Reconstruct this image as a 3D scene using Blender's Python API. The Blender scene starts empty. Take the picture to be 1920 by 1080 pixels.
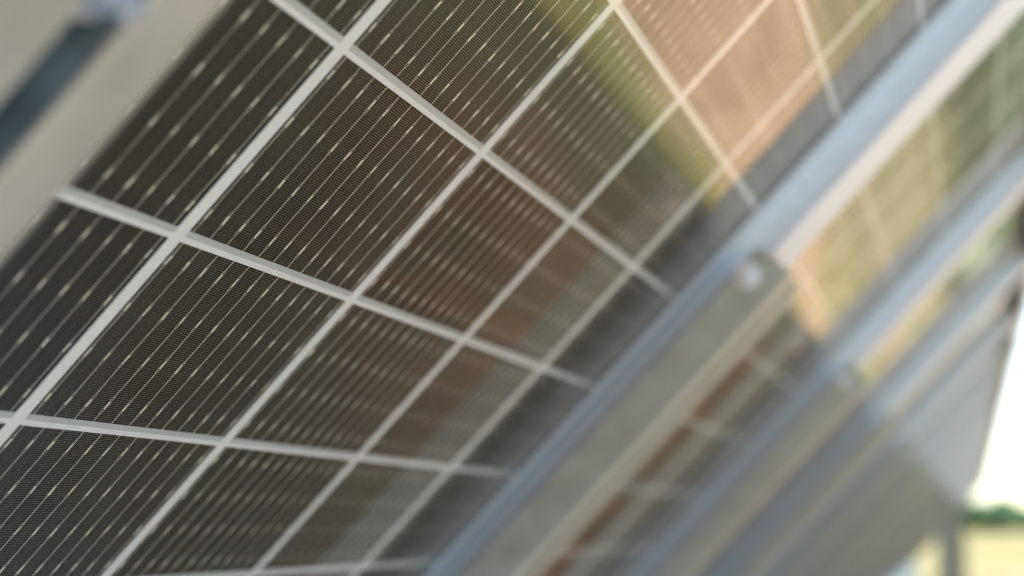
import bpy, bmesh, math, random
from mathutils import Matrix, Vector
R_ = random.Random(7)
sc = bpy.context.scene
col = sc.collection

# ------------------------------------------------------------------ measures
S = 0.184            # cell pitch along the row (m)
A = 0.092            # half-cell pitch along the slope (m)
P = 5.15 * S         # module pitch along the row
XD = Vector((1, 0, 0)); AD = Vector((0, .68960869, -.72418219)); ND = Vector((0, .72418219, .68960869))
CAM_H = 1.42
CAM = Vector((0, 0, CAM_H))
ORG = CAM - S * (-2.10099 * XD - .12638 * AD - 1.49687 * ND)      # cell corner u=0, a=0 in the plane of the cells

# ------------------------------------------------------------------ camera
cd = bpy.data.cameras.new('camera'); cam = bpy.data.objects.new('camera', cd); col.objects.link(cam)
right = Vector((.25834685, -.96605223, 0)).normalized()
fwd = Vector((.95692805, .25590441, .13711908)).normalized()
up = right.cross(fwd).normalized()
cam.matrix_world = Matrix(((right.x, up.x, -fwd.x, CAM.x), (right.y, up.y, -fwd.y, CAM.y), (right.z, up.z, -fwd.z, CAM.z), (0, 0, 0, 1)))
cd.sensor_width = 36; cd.lens = 3220.42 / 1920 * 36
cd.clip_start = .02; cd.clip_end = 3000
cd.dof.use_dof = True; cd.dof.focus_distance = .702; cd.dof.aperture_fstop = 5.0; cd.dof.aperture_blades = 9
sc.camera = cam

# ------------------------------------------------------------------ sky and sun
SUN_EL, SUN_AZ = 42, 74          # azimuth from +X towards +Y (degrees): the sun shines on the front of the array
w = bpy.data.worlds.new('World'); sc.world = w; w.use_nodes = True
nt = w.node_tree; bg = nt.nodes['Background']
sky = nt.nodes.new('ShaderNodeTexSky'); sky.sky_type = 'NISHITA'; sky.sun_disc = False
sky.sun_elevation = math.radians(SUN_EL); sky.sun_rotation = math.radians(90 - SUN_AZ)
sky.dust_density = .6; sky.air_density = 1.0; sky.ozone_density = 1.0
nt.links.new(sky.outputs[0], bg.inputs[0]); bg.inputs[1].default_value = .15
ld = bpy.data.lights.new('sun', 'SUN'); ld.energy = 5.0; ld.angle = math.radians(.53); ld.color = (1, .95, .87)
sun = bpy.data.objects.new('sun', ld); col.objects.link(sun)
e, z = math.radians(SUN_EL), math.radians(SUN_AZ)
sd = Vector((math.cos(e) * math.cos(z), math.cos(e) * math.sin(z), math.sin(e)))
sun.rotation_euler = (-sd).to_track_quat('-Z', 'Y').to_euler(); sun.location = (0, 0, 30)
sc.view_settings.view_transform = 'Standard'; sc.view_settings.look = 'None'
sc.view_settings.gamma = 1; sc.view_settings.exposure = 1.72
sc.view_settings.use_curve_mapping = False
sc.cycles.use_denoising = True; sc.cycles.pixel_filter_type = 'BLACKMAN_HARRIS'; sc.cycles.filter_width = 1.1
sc.cycles.max_bounces = 10; sc.cycles.transparent_max_bounces = 16; sc.cycles.diffuse_bounces = 4; sc.cycles.glossy_bounces = 5
sc.cycles.caustics_reflective = True; sc.cycles.sample_clamp_indirect = 8

# ------------------------------------------------------------------ helpers
class MB:
    def __init__(s): s.v = []; s.f = []
    def box(s, x0, x1, y0, y1, z0, z1):
        n = len(s.v)
        s.v += [(x, y, z) for z in (z0, z1) for y in (y0, y1) for x in (x0, x1)]
        s.f += [tuple(n + i for i in q) for q in ((0, 2, 3, 1), (4, 5, 7, 6), (0, 1, 5, 4), (2, 6, 7, 3), (0, 4, 6, 2), (1, 3, 7, 5))]
        return s
    def bar(s, p, q, wd, z0, z1):                 # flat bar in the panel plane from p to q
        d = (Vector(q) - Vector(p)); n_ = Vector((-d.y, d.x)).normalized() * wd / 2
        n = len(s.v)
        c = [Vector(p) - n_, Vector(q) - n_, Vector(q) + n_, Vector(p) + n_]
        s.v += [(c_.x, c_.y, z0) for c_ in c] + [(c_.x, c_.y, z1) for c_ in c]
        s.f += [(n, n + 3, n + 2, n + 1), (n + 4, n + 5, n + 6, n + 7)] + [(n + i, n + (i + 1) % 4, n + 4 + (i + 1) % 4, n + 4 + i) for i in range(4)]
        return s
    def ridge(s, p, q, wd, z0, z1):               # bar with a narrower, raised back (round wire at this scale)
        d = (Vector(q) - Vector(p)); u_ = Vector((-d.y, d.x)).normalized()
        n = len(s.v); prof = [(-.5, 0), (-.35, .75), (0, 1), (.35, .75), (.5, 0)]
        for e_ in (Vector(p), Vector(q)):
            for a_, b_ in prof:
                c = e_ + u_ * wd * a_; s.v.append((c.x, c.y, z0 + (z1 - z0) * b_))
        for i in range(4): s.f.append((n + i, n + i + 1, n + 6 + i, n + 5 + i))
        s.f.append((n, n + 5, n + 9, n + 4)); s.f.append((n + 4, n + 3, n + 2, n + 1, n)); s.f.append((n + 5, n + 6, n + 7, n + 8, n + 9))
        return s
    def cyl(s, c, r, ax, l, k=12, r2=None):
        r2 = r if r2 is None else r2
        n = len(s.v); ax = Vector(ax).normalized(); t = ax.orthogonal().normalized(); b = ax.cross(t)
        for j, rr in ((0, r), (1, r2)):
            for i in range(k):
                a_ = 2 * math.pi * i / k; q = Vector(c) + ax * l * j + (t * math.cos(a_) + b * math.sin(a_)) * rr
                s.v.append(tuple(q))
        s.f += [(n + i, n + (i + 1) % k, n + k + (i + 1) % k, n + k + i) for i in range(k)]
        s.f += [tuple(n + i for i in reversed(range(k))), tuple(n + k + i for i in range(k))]
        return s
    def mesh(s, name, mat):
        m = bpy.data.meshes.new(name); m.from_pydata(s.v, [], s.f); m.update()
        bm = bmesh.new(); bm.from_mesh(m); bmesh.ops.recalc_face_normals(bm, faces=bm.faces); bm.to_mesh(m); bm.free()
        m.materials.append(mat); return m
def add(name, mesh, parent=None, loc=(0, 0, 0), bevel=0):
    o = bpy.data.objects.new(name, mesh); col.objects.link(o); o.parent = parent; o.location = loc
    if bevel:
        b = o.modifiers.new('bevel', 'BEVEL'); b.width = bevel; b.segments = 2; b.limit_method = 'ANGLE'
    return o
def tag(o, label=None, cat=None, group=None, kind=None):
    for k_, v_ in (('label', label), ('category', cat), ('group', group), ('kind', kind)):
        if v_: o[k_] = v_
    return o
TILT = Matrix((XD, AD, ND)).transposed().to_4x4()      # local x = row, y = down the slope, z = away from the camera
def empty(name, loc_ua=(0, 0), tilt=True, loc=None):
    o = bpy.data.objects.new(name, None); col.objects.link(o); o.empty_display_size = .1
    p = ORG + XD * loc_ua[0] * S + AD * loc_ua[1] * A if loc is None else Vector(loc)
    o.matrix_world = Matrix.Translation(p) @ (TILT if tilt else Matrix())
    return o

# ------------------------------------------------------------------ materials
def mat(name):
    m = bpy.data.materials.new(name); m.use_nodes = True; n = m.node_tree
    return m, n, n.nodes['Principled BSDF'], n.nodes.new, n.links.new
def math_(n, op, a, b=None):
    x = n.nodes.new('ShaderNodeMath'); x.operation = op
    for i, v in enumerate((a, b)):
        if v is None: continue
        if isinstance(v, (int, float)): x.inputs[i].default_value = v
        else: n.links.new(v, x.inputs[i])
    return x.outputs[0]
def metal(name, c, metallic, rough, nscale=60, var=.12, bump=.0):
    m, n, b, N, L = mat(name)
    tc = N('ShaderNodeTexCoord'); nz = N('ShaderNodeTexNoise'); nz.inputs['Scale'].default_value = nscale; nz.inputs['Detail'].default_value = 6
    L(tc.outputs['Object'], nz.inputs['Vector'])
    r = N('ShaderNodeValToRGB'); r.color_ramp.elements[0].position = .3; r.color_ramp.elements[1].position = .7
    r.color_ramp.elements[0].color = (*[x * (1 - var) for x in c], 1); r.color_ramp.elements[1].color = (*[min(1, x * (1 + var)) for x in c], 1)
    L(nz.outputs['Fac'], r.inputs[0]); L(r.outputs[0], b.inputs['Base Color'])
    mr = N('ShaderNodeMapRange'); mr.inputs['To Min'].default_value = rough - .07; mr.inputs['To Max'].default_value = rough + .1
    L(nz.outputs['Fac'], mr.inputs['Value']); L(mr.outputs[0], b.inputs['Roughness'])
    b.inputs['Metallic'].default_value = metallic
    if bump:
        bp = N('ShaderNodeBump'); bp.inputs['Strength'].default_value = bump; bp.inputs['Distance'].default_value = .001
        L(nz.outputs['Fac'], bp.inputs['Height']); L(bp.outputs[0], b.inputs['Normal'])
    return m
M_frame = metal('anodised_aluminium', (.58, .69, .78), .3, .34, 90, .06)
M_galv = metal('galvanised_steel', (.36, .40, .38), .55, .32, 40, .10, .10)
M_lip = metal('galvanised_lip_bounce_tint', (.52, .52, .45), .35, .38, 40, .08, .10)  # rail steel again, with warm light from the ground painted in as paler beige
M_slot = metal('steel_painted_slot_shade', (.13, .18, .21), .2, .45, 50, .35)  # rail steel darkened to blue-grey: shade inside the slot put into the colour
M_white = metal('white_coated_aluminium', (.70, .75, .80), 0, .4, 80, .03)
M_bolt = metal('zinc_bolt', (.62, .70, .78), .5, .25, 200, .06)
M_ribbon = metal('tinned_copper_ribbon', (.56, .52, .45), .5, .38, 900, .25)
M_pad = metal('solder_pad', (.88, .80, .66), .3, .34, 260, .2)
M_print = metal('white_ceramic_print', (.80, .81, .80), 0, .45, 300, .03)
M_print2 = metal('grey_white_ceramic_print', (.50, .52, .51), 0, .5, 300, .04)

PITCH = .0107 * A; WP = .083 * S
def cell_material():
    m, n, b, N, L = mat('monocrystalline_cell_back')
    tc = N('ShaderNodeTexCoord'); sp = N('ShaderNodeSeparateXYZ'); L(tc.outputs['Object'], sp.inputs[0])
    yy = math_(n, 'ADD', math_(n, 'DIVIDE', sp.outputs[1], PITCH), 200)
    fr = math_(n, 'FRACT', yy)
    finger = math_(n, 'LESS_THAN', fr, .18)
    odd = math_(n, 'LESS_THAN', math_(n, 'MODULO', math_(n, 'FLOOR', yy), 2), .5)
    xx = math_(n, 'FRACT', math_(n, 'ADD', math_(n, 'DIVIDE', sp.outputs[0], WP), 100.5))
    mid = math_(n, 'LESS_THAN', math_(n, 'ABSOLUTE', math_(n, 'SUBTRACT', xx, .5)), .0085)
    tick = math_(n, 'MULTIPLY', odd, mid)
    ex = math_(n, 'LESS_THAN', math_(n, 'ABSOLUTE', sp.outputs[0]), .465 * S)
    ln = math_(n, 'MULTIPLY', math_(n, 'MAXIMUM', finger, tick), ex)
    nz = N('ShaderNodeTexNoise'); nz.inputs['Scale'].default_value = 25; L(tc.outputs['Object'], nz.inputs['Vector'])
    base = N('ShaderNodeValToRGB'); base.color_ramp.elements[0].color = (.004, .004, .004, 1); base.color_ramp.elements[1].color = (.009, .008, .006, 1)
    L(nz.outputs['Fac'], base.inputs[0])
    mx = N('ShaderNodeMix'); mx.data_type = 'RGBA'; L(ln, mx.inputs['Factor']); L(base.outputs[0], mx.inputs['A']); mx.inputs['B'].default_value = (.31, .29, .245, 1)
    oi = N('ShaderNodeObjectInfo'); hv = N('ShaderNodeHueSaturation'); rv = N('ShaderNodeMapRange'); rv.inputs['To Min'].default_value = .72; rv.inputs['To Max'].default_value = 1.22
    L(oi.outputs['Random'], rv.inputs['Value']); L(rv.outputs[0], hv.inputs['Value']); L(mx.outputs['Result'], hv.inputs['Color'])
    L(hv.outputs[0], b.inputs['Base Color'])
    L(math_(n, 'MULTIPLY', ln, .35), b.inputs['Metallic'])
    b.inputs['Roughness'].default_value = .42
    b.inputs['Specular IOR Level'].default_value = .12
    return m
M_cell = cell_material()
def far_cell_material():
    m, n, b, N, L = mat('monocrystalline_cell_back_far')
    b.inputs['Base Color'].default_value = (.045, .042, .036, 1); b.inputs['Specular IOR Level'].default_value = .12; b.inputs['Roughness'].default_value = .42
    return m
M_cellfar = far_cell_material()
GLASS_IOR = 1.55
def glass_material():
    m, n, b, N, L = mat('solar_glass'); n.nodes.remove(b); out = n.nodes['Material Output']
    fr = N('ShaderNodeFresnel'); ge = N('ShaderNodeNewGeometry'); ir = N('ShaderNodeMapRange')     # same reflectance from both sides of the pane
    ir.inputs['To Min'].default_value = GLASS_IOR; ir.inputs['To Max'].default_value = 1 / GLASS_IOR
    L(ge.outputs['Backfacing'], ir.inputs['Value']); L(ir.outputs[0], fr.inputs['IOR'])
    tr = N('ShaderNodeBsdfTransparent'); tr.inputs[0].default_value = (.97, .985, .975, 1)
    gl = N('ShaderNodeBsdfGlossy'); gl.inputs['Roughness'].default_value = .03
    tc = N('ShaderNodeTexCoord'); nz = N('ShaderNodeTexNoise'); nz.inputs['Scale'].default_value = 6; nz.inputs['Detail'].default_value = 2
    L(tc.outputs['Object'], nz.inputs['Vector'])
    mr = N('ShaderNodeMapRange'); mr.inputs['To Min'].default_value = .015; mr.inputs['To Max'].default_value = .07; L(nz.outputs['Fac'], mr.inputs['Value']); L(mr.outputs[0], gl.inputs['Roughness'])
    mx = N('ShaderNodeMixShader'); L(fr.outputs[0], mx.inputs[0]); L(tr.outputs[0], mx.inputs[1]); L(gl.outputs[0], mx.inputs[2])
    # fine dust on the pane
    df = N('ShaderNodeBsdfDiffuse'); df.inputs[0].default_value = (.42, .38, .31, 1)
    n2 = N('ShaderNodeTexNoise'); n2.inputs['Scale'].default_value = 700; n2.inputs['Detail'].default_value = 3; L(tc.outputs['Object'], n2.inputs['Vector'])
    n3 = N('ShaderNodeTexNoise'); n3.inputs['Scale'].default_value = 9; L(tc.outputs['Object'], n3.inputs['Vector'])
    m2 = N('ShaderNodeMapRange'); m2.inputs['From Min'].default_value = .55; m2.inputs['From Max'].default_value = .78; m2.inputs['To Max'].default_value = .16; L(n2.outputs['Fac'], m2.inputs['Value'])
    f2 = math_(n, 'MULTIPLY', m2.outputs[0], n3.outputs['Fac'])
    m3 = N('ShaderNodeMixShader'); L(math_(n, 'ADD', f2, .003), m3.inputs[0]); L(mx.outputs[0], m3.inputs[1]); L(df.outputs[0], m3.inputs[2])
    L(m3.outputs[0], out.inputs[0]); return m
M_glass = glass_material()

# ------------------------------------------------------------------ ground
def ground_z(x, y):
    d = math.hypot(x, y); return max(0, d - 45) * .0068 + (.05 * math.sin(x * .31) * math.sin(y * .23) if d > 6 else 0)
def build_ground():
    v, f = [], []
    rs = [0, 1, 2, 3.5, 5, 7, 9, 12, 16, 20, 26, 33, 42, 55, 70, 90, 120, 160, 220, 300, 420, 600, 900]; K = 96
    for r in rs:
        for i in range(K):
            t = 2 * math.pi * i / K; x, y = r * math.cos(t), r * math.sin(t); v.append((x, y, ground_z(x, y)))
    for j in range(len(rs) - 1):
        for i in range(K):
            a_, b_ = j * K + i, j * K + (i + 1) % K; f.append((a_, b_, b_ + K, a_ + K))
    me = bpy.data.meshes.new('ground'); me.from_pydata(v, [], f)
    m, n, b, N, L = mat('dry_field_soil_and_grass')
    g = N('ShaderNodeNewGeometry'); sp = N('ShaderNodeSeparateXYZ'); L(g.outputs['Position'], sp.inputs[0])
    n1 = N('ShaderNodeTexNoise'); n1.inputs['Scale'].default_value = .33; n1.inputs['Detail'].default_value = 4; n1.inputs['Roughness'].default_value = .55; L(g.outputs['Position'], n1.inputs['Vector'])
    n2 = N('ShaderNodeTexNoise'); n2.inputs['Scale'].default_value = 6; n2.inputs['Detail'].default_value = 8; L(g.outputs['Position'], n2.inputs['Vector'])
    soil = N('ShaderNodeValToRGB'); soil.color_ramp.elements[0].color = (.40, .21, .10, 1); soil.color_ramp.elements[1].color = (.74, .48, .29, 1); soil.color_ramp.elements[0].position = .3; soil.color_ramp.elements[1].position = .65
    L(n2.outputs['Fac'], soil.inputs[0])
    grass = N('ShaderNodeValToRGB'); grass.color_ramp.elements[0].color = (.08, .14, .03, 1); grass.color_ramp.elements[1].color = (.40, .38, .10, 1); grass.color_ramp.elements[0].position = .3; grass.color_ramp.elements[1].position = .7
    L(n2.outputs['Fac'], grass.inputs[0])
    # grass patches: noise, plus more grass away from the array
    r = math_(n, 'SQRT', math_(n, 'ADD', math_(n, 'MULTIPLY', sp.outputs[0], sp.outputs[0]), math_(n, 'MULTIPLY', sp.outputs[1], sp.outputs[1])))
    far = N('ShaderNodeMapRange'); far.inputs['From Min'].default_value = 24; far.inputs['From Max'].default_value = 60; far.inputs['To Max'].default_value = .08; L(r, far.inputs['Value'])
    k = math_(n, 'ADD', n1.outputs['Fac'], far.outputs[0])
    def blob(x, y, rx, ry, amt):
        dx = math_(n, 'DIVIDE', math_(n, 'SUBTRACT', sp.outputs[0], x), rx); dy = math_(n, 'DIVIDE', math_(n, 'SUBTRACT', sp.outputs[1], y), ry)
        q = math_(n, 'EXPONENT', math_(n, 'MULTIPLY', math_(n, 'ADD', math_(n, 'MULTIPLY', dx, dx), math_(n, 'MULTIPLY', dy, dy)), -1))
        return math_(n, 'MULTIPLY', q, amt)
    for bl in BLOBS: k = math_(n, 'ADD', k, blob(*bl))
    mr = N('ShaderNodeMapRange'); mr.inputs['From Min'].default_value = .42; mr.inputs['From Max'].default_value = .66; L(k, mr.inputs['Value'])
    mx = N('ShaderNodeMix'); mx.data_type = 'RGBA'; L(mr.outputs[0], mx.inputs['Factor']); L(soil.outputs[0], mx.inputs['A']); L(grass.outputs[0], mx.inputs['B'])
    # shade below the array painted into the ground colour, darkest near, browner beyond
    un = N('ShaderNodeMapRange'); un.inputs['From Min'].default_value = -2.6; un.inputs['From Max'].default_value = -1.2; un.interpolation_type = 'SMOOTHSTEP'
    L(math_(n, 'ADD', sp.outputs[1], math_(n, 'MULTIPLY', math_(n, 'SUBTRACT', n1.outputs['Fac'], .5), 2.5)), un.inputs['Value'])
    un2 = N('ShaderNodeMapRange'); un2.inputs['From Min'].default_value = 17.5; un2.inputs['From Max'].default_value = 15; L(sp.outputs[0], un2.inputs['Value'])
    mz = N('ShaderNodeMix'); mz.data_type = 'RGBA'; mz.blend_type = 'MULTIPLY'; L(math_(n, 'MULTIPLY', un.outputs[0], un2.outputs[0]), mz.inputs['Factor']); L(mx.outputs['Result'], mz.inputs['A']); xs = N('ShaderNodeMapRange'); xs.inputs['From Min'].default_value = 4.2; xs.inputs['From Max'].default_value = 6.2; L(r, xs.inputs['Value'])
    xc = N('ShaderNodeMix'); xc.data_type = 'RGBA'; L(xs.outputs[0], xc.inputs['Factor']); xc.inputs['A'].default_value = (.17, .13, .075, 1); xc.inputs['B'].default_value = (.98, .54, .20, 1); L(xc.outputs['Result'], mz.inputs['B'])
    # grey gravel look added to the nearest ground to keep its bounced light neutral
    gv = N('ShaderNodeMapRange'); gv.inputs['From Min'].default_value = 4.3; gv.inputs['From Max'].default_value = 3.0; L(math_(n, 'ADD', r, math_(n, 'MULTIPLY', n1.outputs['Fac'], 1.5)), gv.inputs['Value'])
    vr = N('ShaderNodeTexVoronoi'); vr.inputs['Scale'].default_value = 26; L(g.outputs['Position'], vr.inputs['Vector'])
    gc = N('ShaderNodeValToRGB'); gc.color_ramp.elements[0].color = (.13, .145, .15, 1); gc.color_ramp.elements[1].color = (.30, .32, .33, 1); L(vr.outputs['Color'], gc.inputs[0])
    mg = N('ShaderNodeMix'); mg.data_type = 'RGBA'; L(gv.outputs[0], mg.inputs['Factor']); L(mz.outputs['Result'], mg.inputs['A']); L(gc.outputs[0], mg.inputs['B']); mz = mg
    # the far field is a darker yellow-green crop
    ff = N('ShaderNodeMapRange'); ff.inputs['From Min'].default_value = 30; ff.inputs['From Max'].default_value = 42; L(math_(n, 'ADD', r, math_(n, 'MULTIPLY', n1.outputs['Fac'], 14)), ff.inputs['Value'])
    cr = N('ShaderNodeValToRGB'); cr.color_ramp.elements[0].color = (.15, .17, .045, 1); cr.color_ramp.elements[1].color = (.29, .21, .12, 1); cr.color_ramp.elements[0].position = .42; cr.color_ramp.elements[1].position = .58
    n4 = N('ShaderNodeTexNoise'); n4.inputs['Scale'].default_value = .07; n4.inputs['Detail'].default_value = 3; L(g.outputs['Position'], n4.inputs['Vector']); L(n4.outputs['Fac'], cr.inputs[0])
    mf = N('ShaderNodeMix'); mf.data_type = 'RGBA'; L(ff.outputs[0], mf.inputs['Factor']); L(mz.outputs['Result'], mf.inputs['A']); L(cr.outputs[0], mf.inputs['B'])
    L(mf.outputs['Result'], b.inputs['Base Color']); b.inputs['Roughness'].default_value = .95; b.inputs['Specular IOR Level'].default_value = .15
    bp = N('ShaderNodeBump'); bp.inputs['Strength'].default_value = .6; bp.inputs['Distance'].default_value = .05; L(n2.outputs['Fac'], bp.inputs['Height']); L(bp.outputs[0], b.inputs['Normal'])
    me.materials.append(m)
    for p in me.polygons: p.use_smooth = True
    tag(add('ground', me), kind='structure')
BLOBS = [(10.5, -2.3, 4.5, .65, .3), (5.3, -1.8, 1.4, .7, .35), (16, -6.6, 12, 3.4, -.6), (6.5, -.6, 3.5, .8, -.3), (28, -3.0, 7, 1.2, .2)]
build_ground()

def build_trees():
    rr = random.Random(3); v, f = [], []
    m, n, b, N, L = mat('distant_foliage')
    g = N('ShaderNodeNewGeometry'); nz = N('ShaderNodeTexNoise'); nz.inputs['Scale'].default_value = .25; L(g.outputs['Position'], nz.inputs['Vector'])
    r = N('ShaderNodeValToRGB'); r.color_ramp.elements[0].color = (.07, .15, .07, 1); r.color_ramp.elements[1].color = (.16, .25, .10, 1); r.color_ramp.elements[0].position = .35; r.color_ramp.elements[1].position = .65
    L(nz.outputs['Fac'], r.inputs[0]); L(r.outputs[0], b.inputs['Base Color']); b.inputs['Roughness'].default_value = .8
    for i in range(230):
        az = math.radians(rr.uniform(-75, 35)); az_d = math.degrees(az)
        d = rr.uniform(150, 175); h = rr.uniform(1.6, 3.4) if az_d > -9 else rr.uniform(8, 14)
        cx, cy = d * math.cos(az), d * math.sin(az); gz = ground_z(cx, cy)
        for s_ in (0, math.pi / 2):                                      # trunk
            k = len(v); dx, dy = .15 * math.cos(s_), .15 * math.sin(s_)
            v += [(cx - dx, cy - dy, gz), (cx + dx, cy + dy, gz), (cx + dx * .5, cy + dy * .5, gz + h * .6), (cx - dx * .5, cy - dy * .5, gz + h * .6)]; f.append((k, k + 1, k + 2, k + 3))
        for j in range(130):
            while True:
                p = Vector((rr.uniform(-1, 1), rr.uniform(-1, 1), rr.uniform(-1, 1)))
                if p.length < 1: break
            c = Vector((cx + p.x * h * .5, cy + p.y * h * .5, gz + h * .55 + p.z * h * .45)); s_ = rr.uniform(.35, .7)
            t = Vector((rr.gauss(0, 1), rr.gauss(0, 1), rr.gauss(0, 1))).normalized() * s_; q = t.orthogonal().normalized() * s_
            k = len(v); v += [tuple(c + t), tuple(c + q), tuple(c - t), tuple(c - q)]; f.append((k, k + 1, k + 2, k + 3))
    me = bpy.data.meshes.new('tree_line'); me.from_pydata(v, [], f); me.materials.append(m)
    tag(add('tree_line', me), 'far-off line of green trees on the horizon beyond the dry field', 'trees', kind='stuff')
build_trees()
def build_grass():
    rr = random.Random(5); v, f = [], []
    m, n, b, N, L = mat('dry_grass_blades')
    g = N('ShaderNodeNewGeometry'); nz = N('ShaderNodeTexNoise'); nz.inputs['Scale'].default_value = 1.2; L(g.outputs['Position'], nz.inputs['Vector'])
    r = N('ShaderNodeValToRGB'); r.color_ramp.elements[0].color = (.12, .15, .03, 1); r.color_ramp.elements[1].color = (.48, .38, .13, 1); r.color_ramp.elements[0].position = .4; r.color_ramp.elements[1].position = .6
    L(nz.outputs['Fac'], r.inputs[0]); L(r.outputs[0], b.inputs['Base Color']); b.inputs['Roughness'].default_value = .8
    for i in range(2600):
        t = rr.random(); x = 3 + 47 * t ** .8; y = rr.uniform(-.3, .12) * x + rr.uniform(-2.5, 1.5)
        hh = rr.uniform(.06, .22)
        for j in range(9):
            a_ = rr.uniform(0, 6.28); bx, by = x + rr.gauss(0, .06), y + rr.gauss(0, .06); wd = rr.uniform(.004, .009)
            k = len(v); ln = rr.uniform(.02, .1); z0 = ground_z(bx, by) - .01
            v += [(bx - wd * math.sin(a_), by + wd * math.cos(a_), z0), (bx + wd * math.sin(a_), by - wd * math.cos(a_), z0), (bx + ln * math.cos(a_), by + ln * math.sin(a_), z0 + hh * rr.uniform(.6, 1.2))]; f.append((k, k + 1, k + 2))
    me = bpy.data.meshes.new('grass'); me.from_pydata(v, [], f); me.materials.append(m)
    tag(add('grass', me), 'dry yellow-green grass tufts growing in the soil under the array', 'grass', kind='stuff')
build_grass()

# ------------------------------------------------------------------ photovoltaic modules
HT = .19 * S     # frame depth below the cells
def bx(mb, u0, u1, a0, a1, h0, h1): mb.box(u0 * S, u1 * S, a0 * A, a1 * A, -h1 * S, -h0 * S)
COLS, R0, R1 = 5, -5, 7
def frame_mesh():
    m = MB(); ta, tb = R0 - .25, R1 + .25
    for sgn, xo in ((1, -.145), (-1, 4.995)):
        def q(d0, d1): return tuple(sorted((xo + sgn * d0, xo + sgn * d1)))
        bx(m, *q(0, .045), ta, tb, -.06, .155)                   # hollow side of the frame
        bx(m, *q(.045, .125), ta + .06, tb - .06, .014, .045)    # ledge that holds the glass
        bx(m, *q(.045, .085), ta + .06, tb - .06, -.06, -.04)    # front lip
    for sgn, ao in ((1, ta), (-1, tb)):
        def q(d0, d1): return tuple(sorted((ao + sgn * d0, ao + sgn * d1)))
        bx(m, -.10, 4.95, *q(0, .06), -.058, .153)
        bx(m, -.02, 4.87, *q(.06, .22), .014, .045)
        bx(m, -.06, 4.91, *q(.06, .13), -.06, -.04)
        bx(m, -.10, 4.95, *q(.06, .30), .142, .153)
    return m.mesh('frame', M_frame)
F_ME = frame_mesh()
X0 = -.006
def cell_me():
    m = MB(); hx, hy = .4775 * S, .4755 * A; n = 0
    c = .006 * S
    pts = [(-hx + c, -hy), (hx - c, -hy), (hx, -hy + c), (hx, hy - c), (hx - c, hy), (-hx + c, hy), (-hx, hy - c), (-hx, -hy + c)]
    m.v = [(x, y, 0) for x, y in pts] + [(x, y, .00025) for x, y in pts]
    m.f = [tuple(reversed(range(8))), tuple(range(8, 16))] + [(i, (i + 1) % 8, 8 + (i + 1) % 8, 8 + i) for i in range(8)]
    return m.mesh('solar_cell', M_cell)
def ribbon_and_pads(seed):
    # round wires run down each cell, forking round every soldered pad; each wire wanders a little
    m, q = MB(), MB(); rr = random.Random(seed)
    EL, W = .052 * A, .00072
    for k in range(12):
        x0 = (k - 5.5) * WP; y = -.4745 * A; x = x0 + rr.gauss(0, .00010)
        for i in range(5):
            if i == 4: m.ridge((x, y), (x0, .4745 * A), .00050, -.00002, -.00030); break
            p = (-.3735 + .249 * i) * A + rr.gauss(0, .0003); xn = x0 + rr.gauss(0, .00016); el = EL * rr.uniform(.92, 1.08)
            m.ridge((x, y), (xn, p - el), .00050, -.00002, -.00030); x = xn
            for s_ in (-1, 1):
                w_ = W * rr.uniform(.8, 1.15)
                m.ridge((x, p - el), (x + s_ * w_, p - el + .0011), .00030, -.00002, -.00022)
                m.ridge((x + s_ * w_, p - el + .0011), (x + s_ * w_, p + el - .0011), .00030, -.00002, -.00022)
                m.ridge((x + s_ * w_, p + el - .0011), (x, p + el), .00030, -.00002, -.00022)
            L_ = .0235 * A * rr.uniform(.85, 1.1); n = len(q.v); sk = rr.gauss(0, .00008)
            q.ridge((x - sk, p - L_), (x + sk, p + L_), .00180 * rr.uniform(.85, 1.1), -.00002, -.00034)
            t, t2 = rr.uniform(-.16, .16), rr.uniform(-.05, .05)
            for z_ in range(n, len(q.v)):
                X_, Y_, Z_ = q.v[z_]; q.v[z_] = (X_, Y_, Z_ + (X_ - x) * t + (Y_ - p) * t2)
            y = p + el
    return m.mesh('ribbon', M_ribbon), q.mesh('solder_pads', M_pad)
def grid_mesh():
    # white lines between the strings of cells; between the rows a flat grey band with a brighter raised band beside it
    m = MB(); w2 = .0235
    for k in range(0, COLS + 1):
        u0, u1 = k + X0 - w2, k + X0 + w2
        if k == 0: u0 = -.12
        if k == COLS: u1 = 4.98
        bx(m, u0, u1, R0 - .2, R1 + .2, -.0020, .0030)
    grey = []
    for a in range(R0, R1 + 1):
        for c in range(COLS):
            u0 = c + X0 + .0230; u1 = c + 1 + X0 - .0230
            a0, a1, a2 = a - .024, a + .006, a + .031
            n = len(m.f); bx(m, u0, u1, R0 - .2 if a == R0 else a0, a1 + .001, -.0018, .0022); grey += range(n, len(m.f))
            bx(m, u0, u1, a1, R1 + .2 if a == R1 else a2, -.0016, .0038)
    me = m.mesh('print_grid', M_print); me.materials.append(M_print2)
    for i in grey: me.polygons[i].material_index = 1
    return me
CELL = cell_me(); VARS = [ribbon_and_pads(i) for i in range(7)]
GRID = grid_mesh()
def pane(z0, name):
    m = bpy.data.meshes.new(name)
    x0, x1, y0, y1 = -.122 * S, 4.982 * S, (R0 - .21) * A, (R1 + .21) * A
    m.from_pydata([(x0, y0, z0), (x1, y0, z0), (x1, y1, z0), (x0, y1, z0)], [], [(0, 1, 2, 3)]); m.materials.append(M_glass); return m
PR, PF = pane(-.0016, 'rear_glass'), pane(.0022, 'front_glass')
def far_cells():
    m = MB()
    for c in range(COLS):
        for r in range(R0, R1):
            m.box((c + X0 + .0245) * S, (c + 1 + X0 - .0245) * S, (r + .03) * A, (r + .978) * A, 0, .00025)
    return m.mesh('cell_layer', M_cellfar)
FAR = far_cells()
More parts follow.
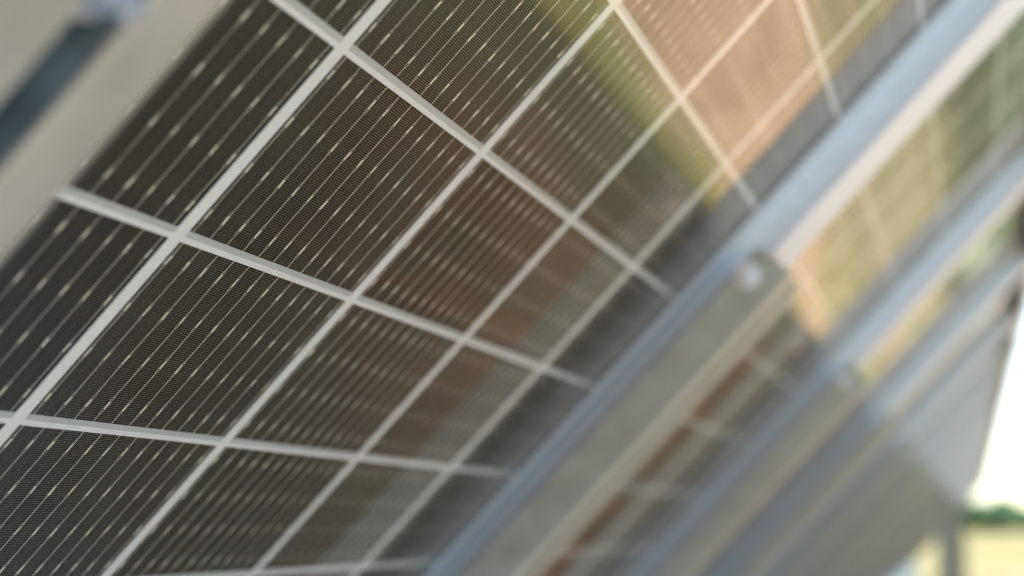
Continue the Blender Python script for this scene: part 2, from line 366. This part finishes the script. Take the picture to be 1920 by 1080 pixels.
def module(k, row, near):
    e_ = empty('solar_panel', (5.15 * k, 12.56 * row))
    add('frame', F_ME, e_); add('rear_glass', PR, e_); add('front_glass', PF, e_)
    add('print_grid', GRID, e_)
    if near:
        for r in range(R0, R1):
            for c in range(COLS):
                o = add('solar_cell', CELL, e_, ((c + .5 + X0) * S, (r + .5035) * A, 0))
                rb, pd = VARS[(r * 3 + c * 2 + k) % 7]; add('ribbon', rb, o); add('solder_pads', pd, o)
    else: add('cell_layer', FAR, e_)
    return e_
NMOD = 22
ORD = ['first', 'second', 'third', 'fourth', 'fifth', 'sixth', 'seventh', 'eighth', 'ninth', 'tenth', 'eleventh', 'twelfth', 'thirteenth', 'fourteenth', 'fifteenth', 'sixteenth', 'seventeenth', 'eighteenth', 'nineteenth', 'twentieth', 'twenty-first', 'twenty-second']
for k in range(-1, NMOD):
    for row in (0, 1):
        if row == 1 and k < 0: continue
        o = module(k, row, row == 0 and -1 <= k <= 2)
        if row == 0:
            if k == -1: lb = 'blurred edge of the nearest solar panel in the top left corner, before the grey rail'
            elif k == 0: lb = 'large sharp solar panel underside with dark cells and white grid, filling the middle and left'
            elif k == 1: lb = 'solar panel underside right of the white joint strip, reflecting tan soil and yellow-green grass'
            elif k == 2: lb = 'blurred solar panel behind the second pale rail, reflecting a tan patch'
            else: lb = 'blurred upper panel, %s of its row counted away from the sharp large one' % ORD[k]
            tag(o, lb, 'solar panel', 'solar panels in the upper row')
        else:
            tag(o, 'lower-row solar panel standing below the %s panel of the upper row' % ORD[k], 'solar panel', 'solar panels in the lower row')

# ------------------------------------------------------------------ mounting rails under the joints
def rail_mesh(a0, a1):
    m = MB(); t = .018
    def b(u0, u1, h0, h1): bx(m, u0, u1, a0, a1, h0, h1)
    b(-.46, -.46 + t, .158, .317); b(-.05 - t, -.05, .158, .317)           # outer sides
    return m.mesh('channel', M_galv)
RAIL = rail_mesh(-.75, 19.2)
m = MB(); t = .018
for q in ((-.300 - t, -.2985, .172, .316), (-.1895, -.188 + t, .172, .316), (-.46 + t, -.300 - t, .172, .19), (-.188 + t, -.05 - t, .172, .19), (-.2985, -.1895, .172, .19)): bx(m, q[0], q[1], -.745, 19.195, q[2], q[3])
SLOT = m.mesh('slot', M_slot)
def lip_mesh(u0, u1):
    m = MB(); bx(m, u0, u1, -.752, 19.202, .3175, .335); return m.mesh('bottom_lip', M_lip)
LIPS = [lip_mesh(-.462, -.300), lip_mesh(-.188, -.048)]
def bolt_mesh(r=.0065):
    m = MB(); m.cyl((0, 0, 0), r, (0, 0, -1), .0055, 6); m.cyl((0, 0, .001), r * 1.55, (0, 0, -1), .0015 + .001, 20); m.cyl((0, 0, .014), r * .55, (0, 0, -1), .0255, 14)
    return m.mesh('bolt', M_bolt)
BOLT, BOLT2 = bolt_mesh(), bolt_mesh(.0068)
for k in range(0, NMOD):
    e_ = empty('mounting_rail', (5.15 * k, 0))
    add('channel', RAIL, e_, bevel=.0012); add('slot', SLOT, e_)
    for q in LIPS: add('bottom_lip', q, e_, bevel=.001)
    for a_ in (.19, 6.4, 12.4):
        add('bolt', BOLT2 if k == 0 else BOLT, e_, ((-.240 if k == 0 else -.245) * S, a_ * A, (-.29 if k == 0 else -.19) * S))
    sb = add('bolt', BOLT, e_, (-.462 * S, -.52 * A, -.205 * S)); sb.rotation_euler = (0, math.radians(90), 0)
    lb = {0: 'wide blurred slotted rail at the left', 1: 'grey rail with a beige edge starting below the white joint strip', 2: 'second blurred grey rail right of the one with the beige edge'}.get(k, 'blurred galvanised rail under the joint before the %s upper panel' % ORD[k])
    tag(e_, lb, 'mounting rail', 'rails under the panel joints')

def strip_mesh():
    m = MB(); m.box(-.2 * S, .3 * S, -5.2 * A, -.80 * A, -.172 * S, -.157 * S)
    return m.mesh('joint_strip', M_white)
STRIP = strip_mesh()
for k in range(1, NMOD):
    o = add('joint_strip', STRIP); o.matrix_world = Matrix.Translation(ORG + XD * 5.15 * k * S) @ TILT
    bv = o.modifiers.new('bevel', 'BEVEL'); bv.width = .001; bv.segments = 2
    lb = {1: 'bright white strip along the first joint, ending above the bolt', 2: 'blurred pale strip along the second joint at the right edge'}.get(k, 'blurred pale strip along the joint before the %s upper panel' % ORD[k])
    tag(o, lb, 'joint strip', 'strips over the panel joints')

# ------------------------------------------------------------------ purlin and posts carrying the rails
def purlin():
    m = MB(); L1 = 5.15 * NMOD
    e_ = empty('purlin', (0, 0))
    for u0, u1, a0, a1, h0, h1 in ((-8, L1, 9.0, 9.05, .352, .95), (-8, L1, 9.05, 9.6, .352, .372), (-8, L1, 9.05, 9.6, .93, .95)): bx(m, u0, u1, a0, a1, h0, h1)
    add('steel_channel', m.mesh('steel_channel', M_galv), e_)
    tag(e_, 'long grey steel purlin running under the rails along the array', 'purlin')
purlin()
def post(u, lb):
    p = ORG + XD * u * S + AD * 9.3 * A - ND * .96 * S
    e_ = empty('support_post', tilt=False, loc=(p.x, p.y, ground_z(p.x, p.y)))
    h = p.z - ground_z(p.x, p.y)
    m = MB(); m.box(-.05, .05, -.03, -.024, -.1, h); m.box(-.05, .05, .024, .03, -.1, h); m.box(-.003, .003, -.024, .024, -.1, h)
    add('steel_section', m.mesh('steel_section', M_galv), e_)
    m = MB(); m.cyl((0, 0, -.05), .16, (0, 0, 1), .08, 20, .14); add('concrete_footing', m.mesh('concrete_footing', metal('concrete', (.4, .39, .36), 0, .9, 12, .15)), e_)
    tag(e_, lb, 'post', 'posts under the purlin')
def rear_post(u, lb):
    p = ORG + XD * u * S + AD * -.45 * A - ND * .36 * S
    g = ground_z(p.x, p.y); h = p.z - g
    e_ = empty('support_post', tilt=False, loc=(p.x, p.y, g)); m = MB()
    m.box(-.04, .04, -.03, -.025, -.1, h); m.box(-.04, .04, .025, .03, -.1, h); m.box(-.0025, .0025, -.025, .025, -.1, h)
    add('steel_section', m.mesh('steel_section', M_galv), e_)
    tag(e_, lb, 'post', 'rear posts near the far end')
rear_post(5.15 * 8 - .3, 'grey rear post near the lower right corner, nearest of the four')
rear_post(5.15 * 12 - .3, 'second nearest of the four rear posts in the lower right corner')
rear_post(5.15 * 16 - .3, 'third nearest of the four rear posts in the lower right corner')
rear_post(5.15 * 20 - .3, 'farthest rear post, at the end of the array by the field')
for i, u in enumerate((-5, 10, 25, 40, 55, 70, 111)):
    post(u, 'galvanised steel post under the purlin, %s from the near end' % ORD[i] if i < 6 else 'steel post at the far end of the array beside the open field')
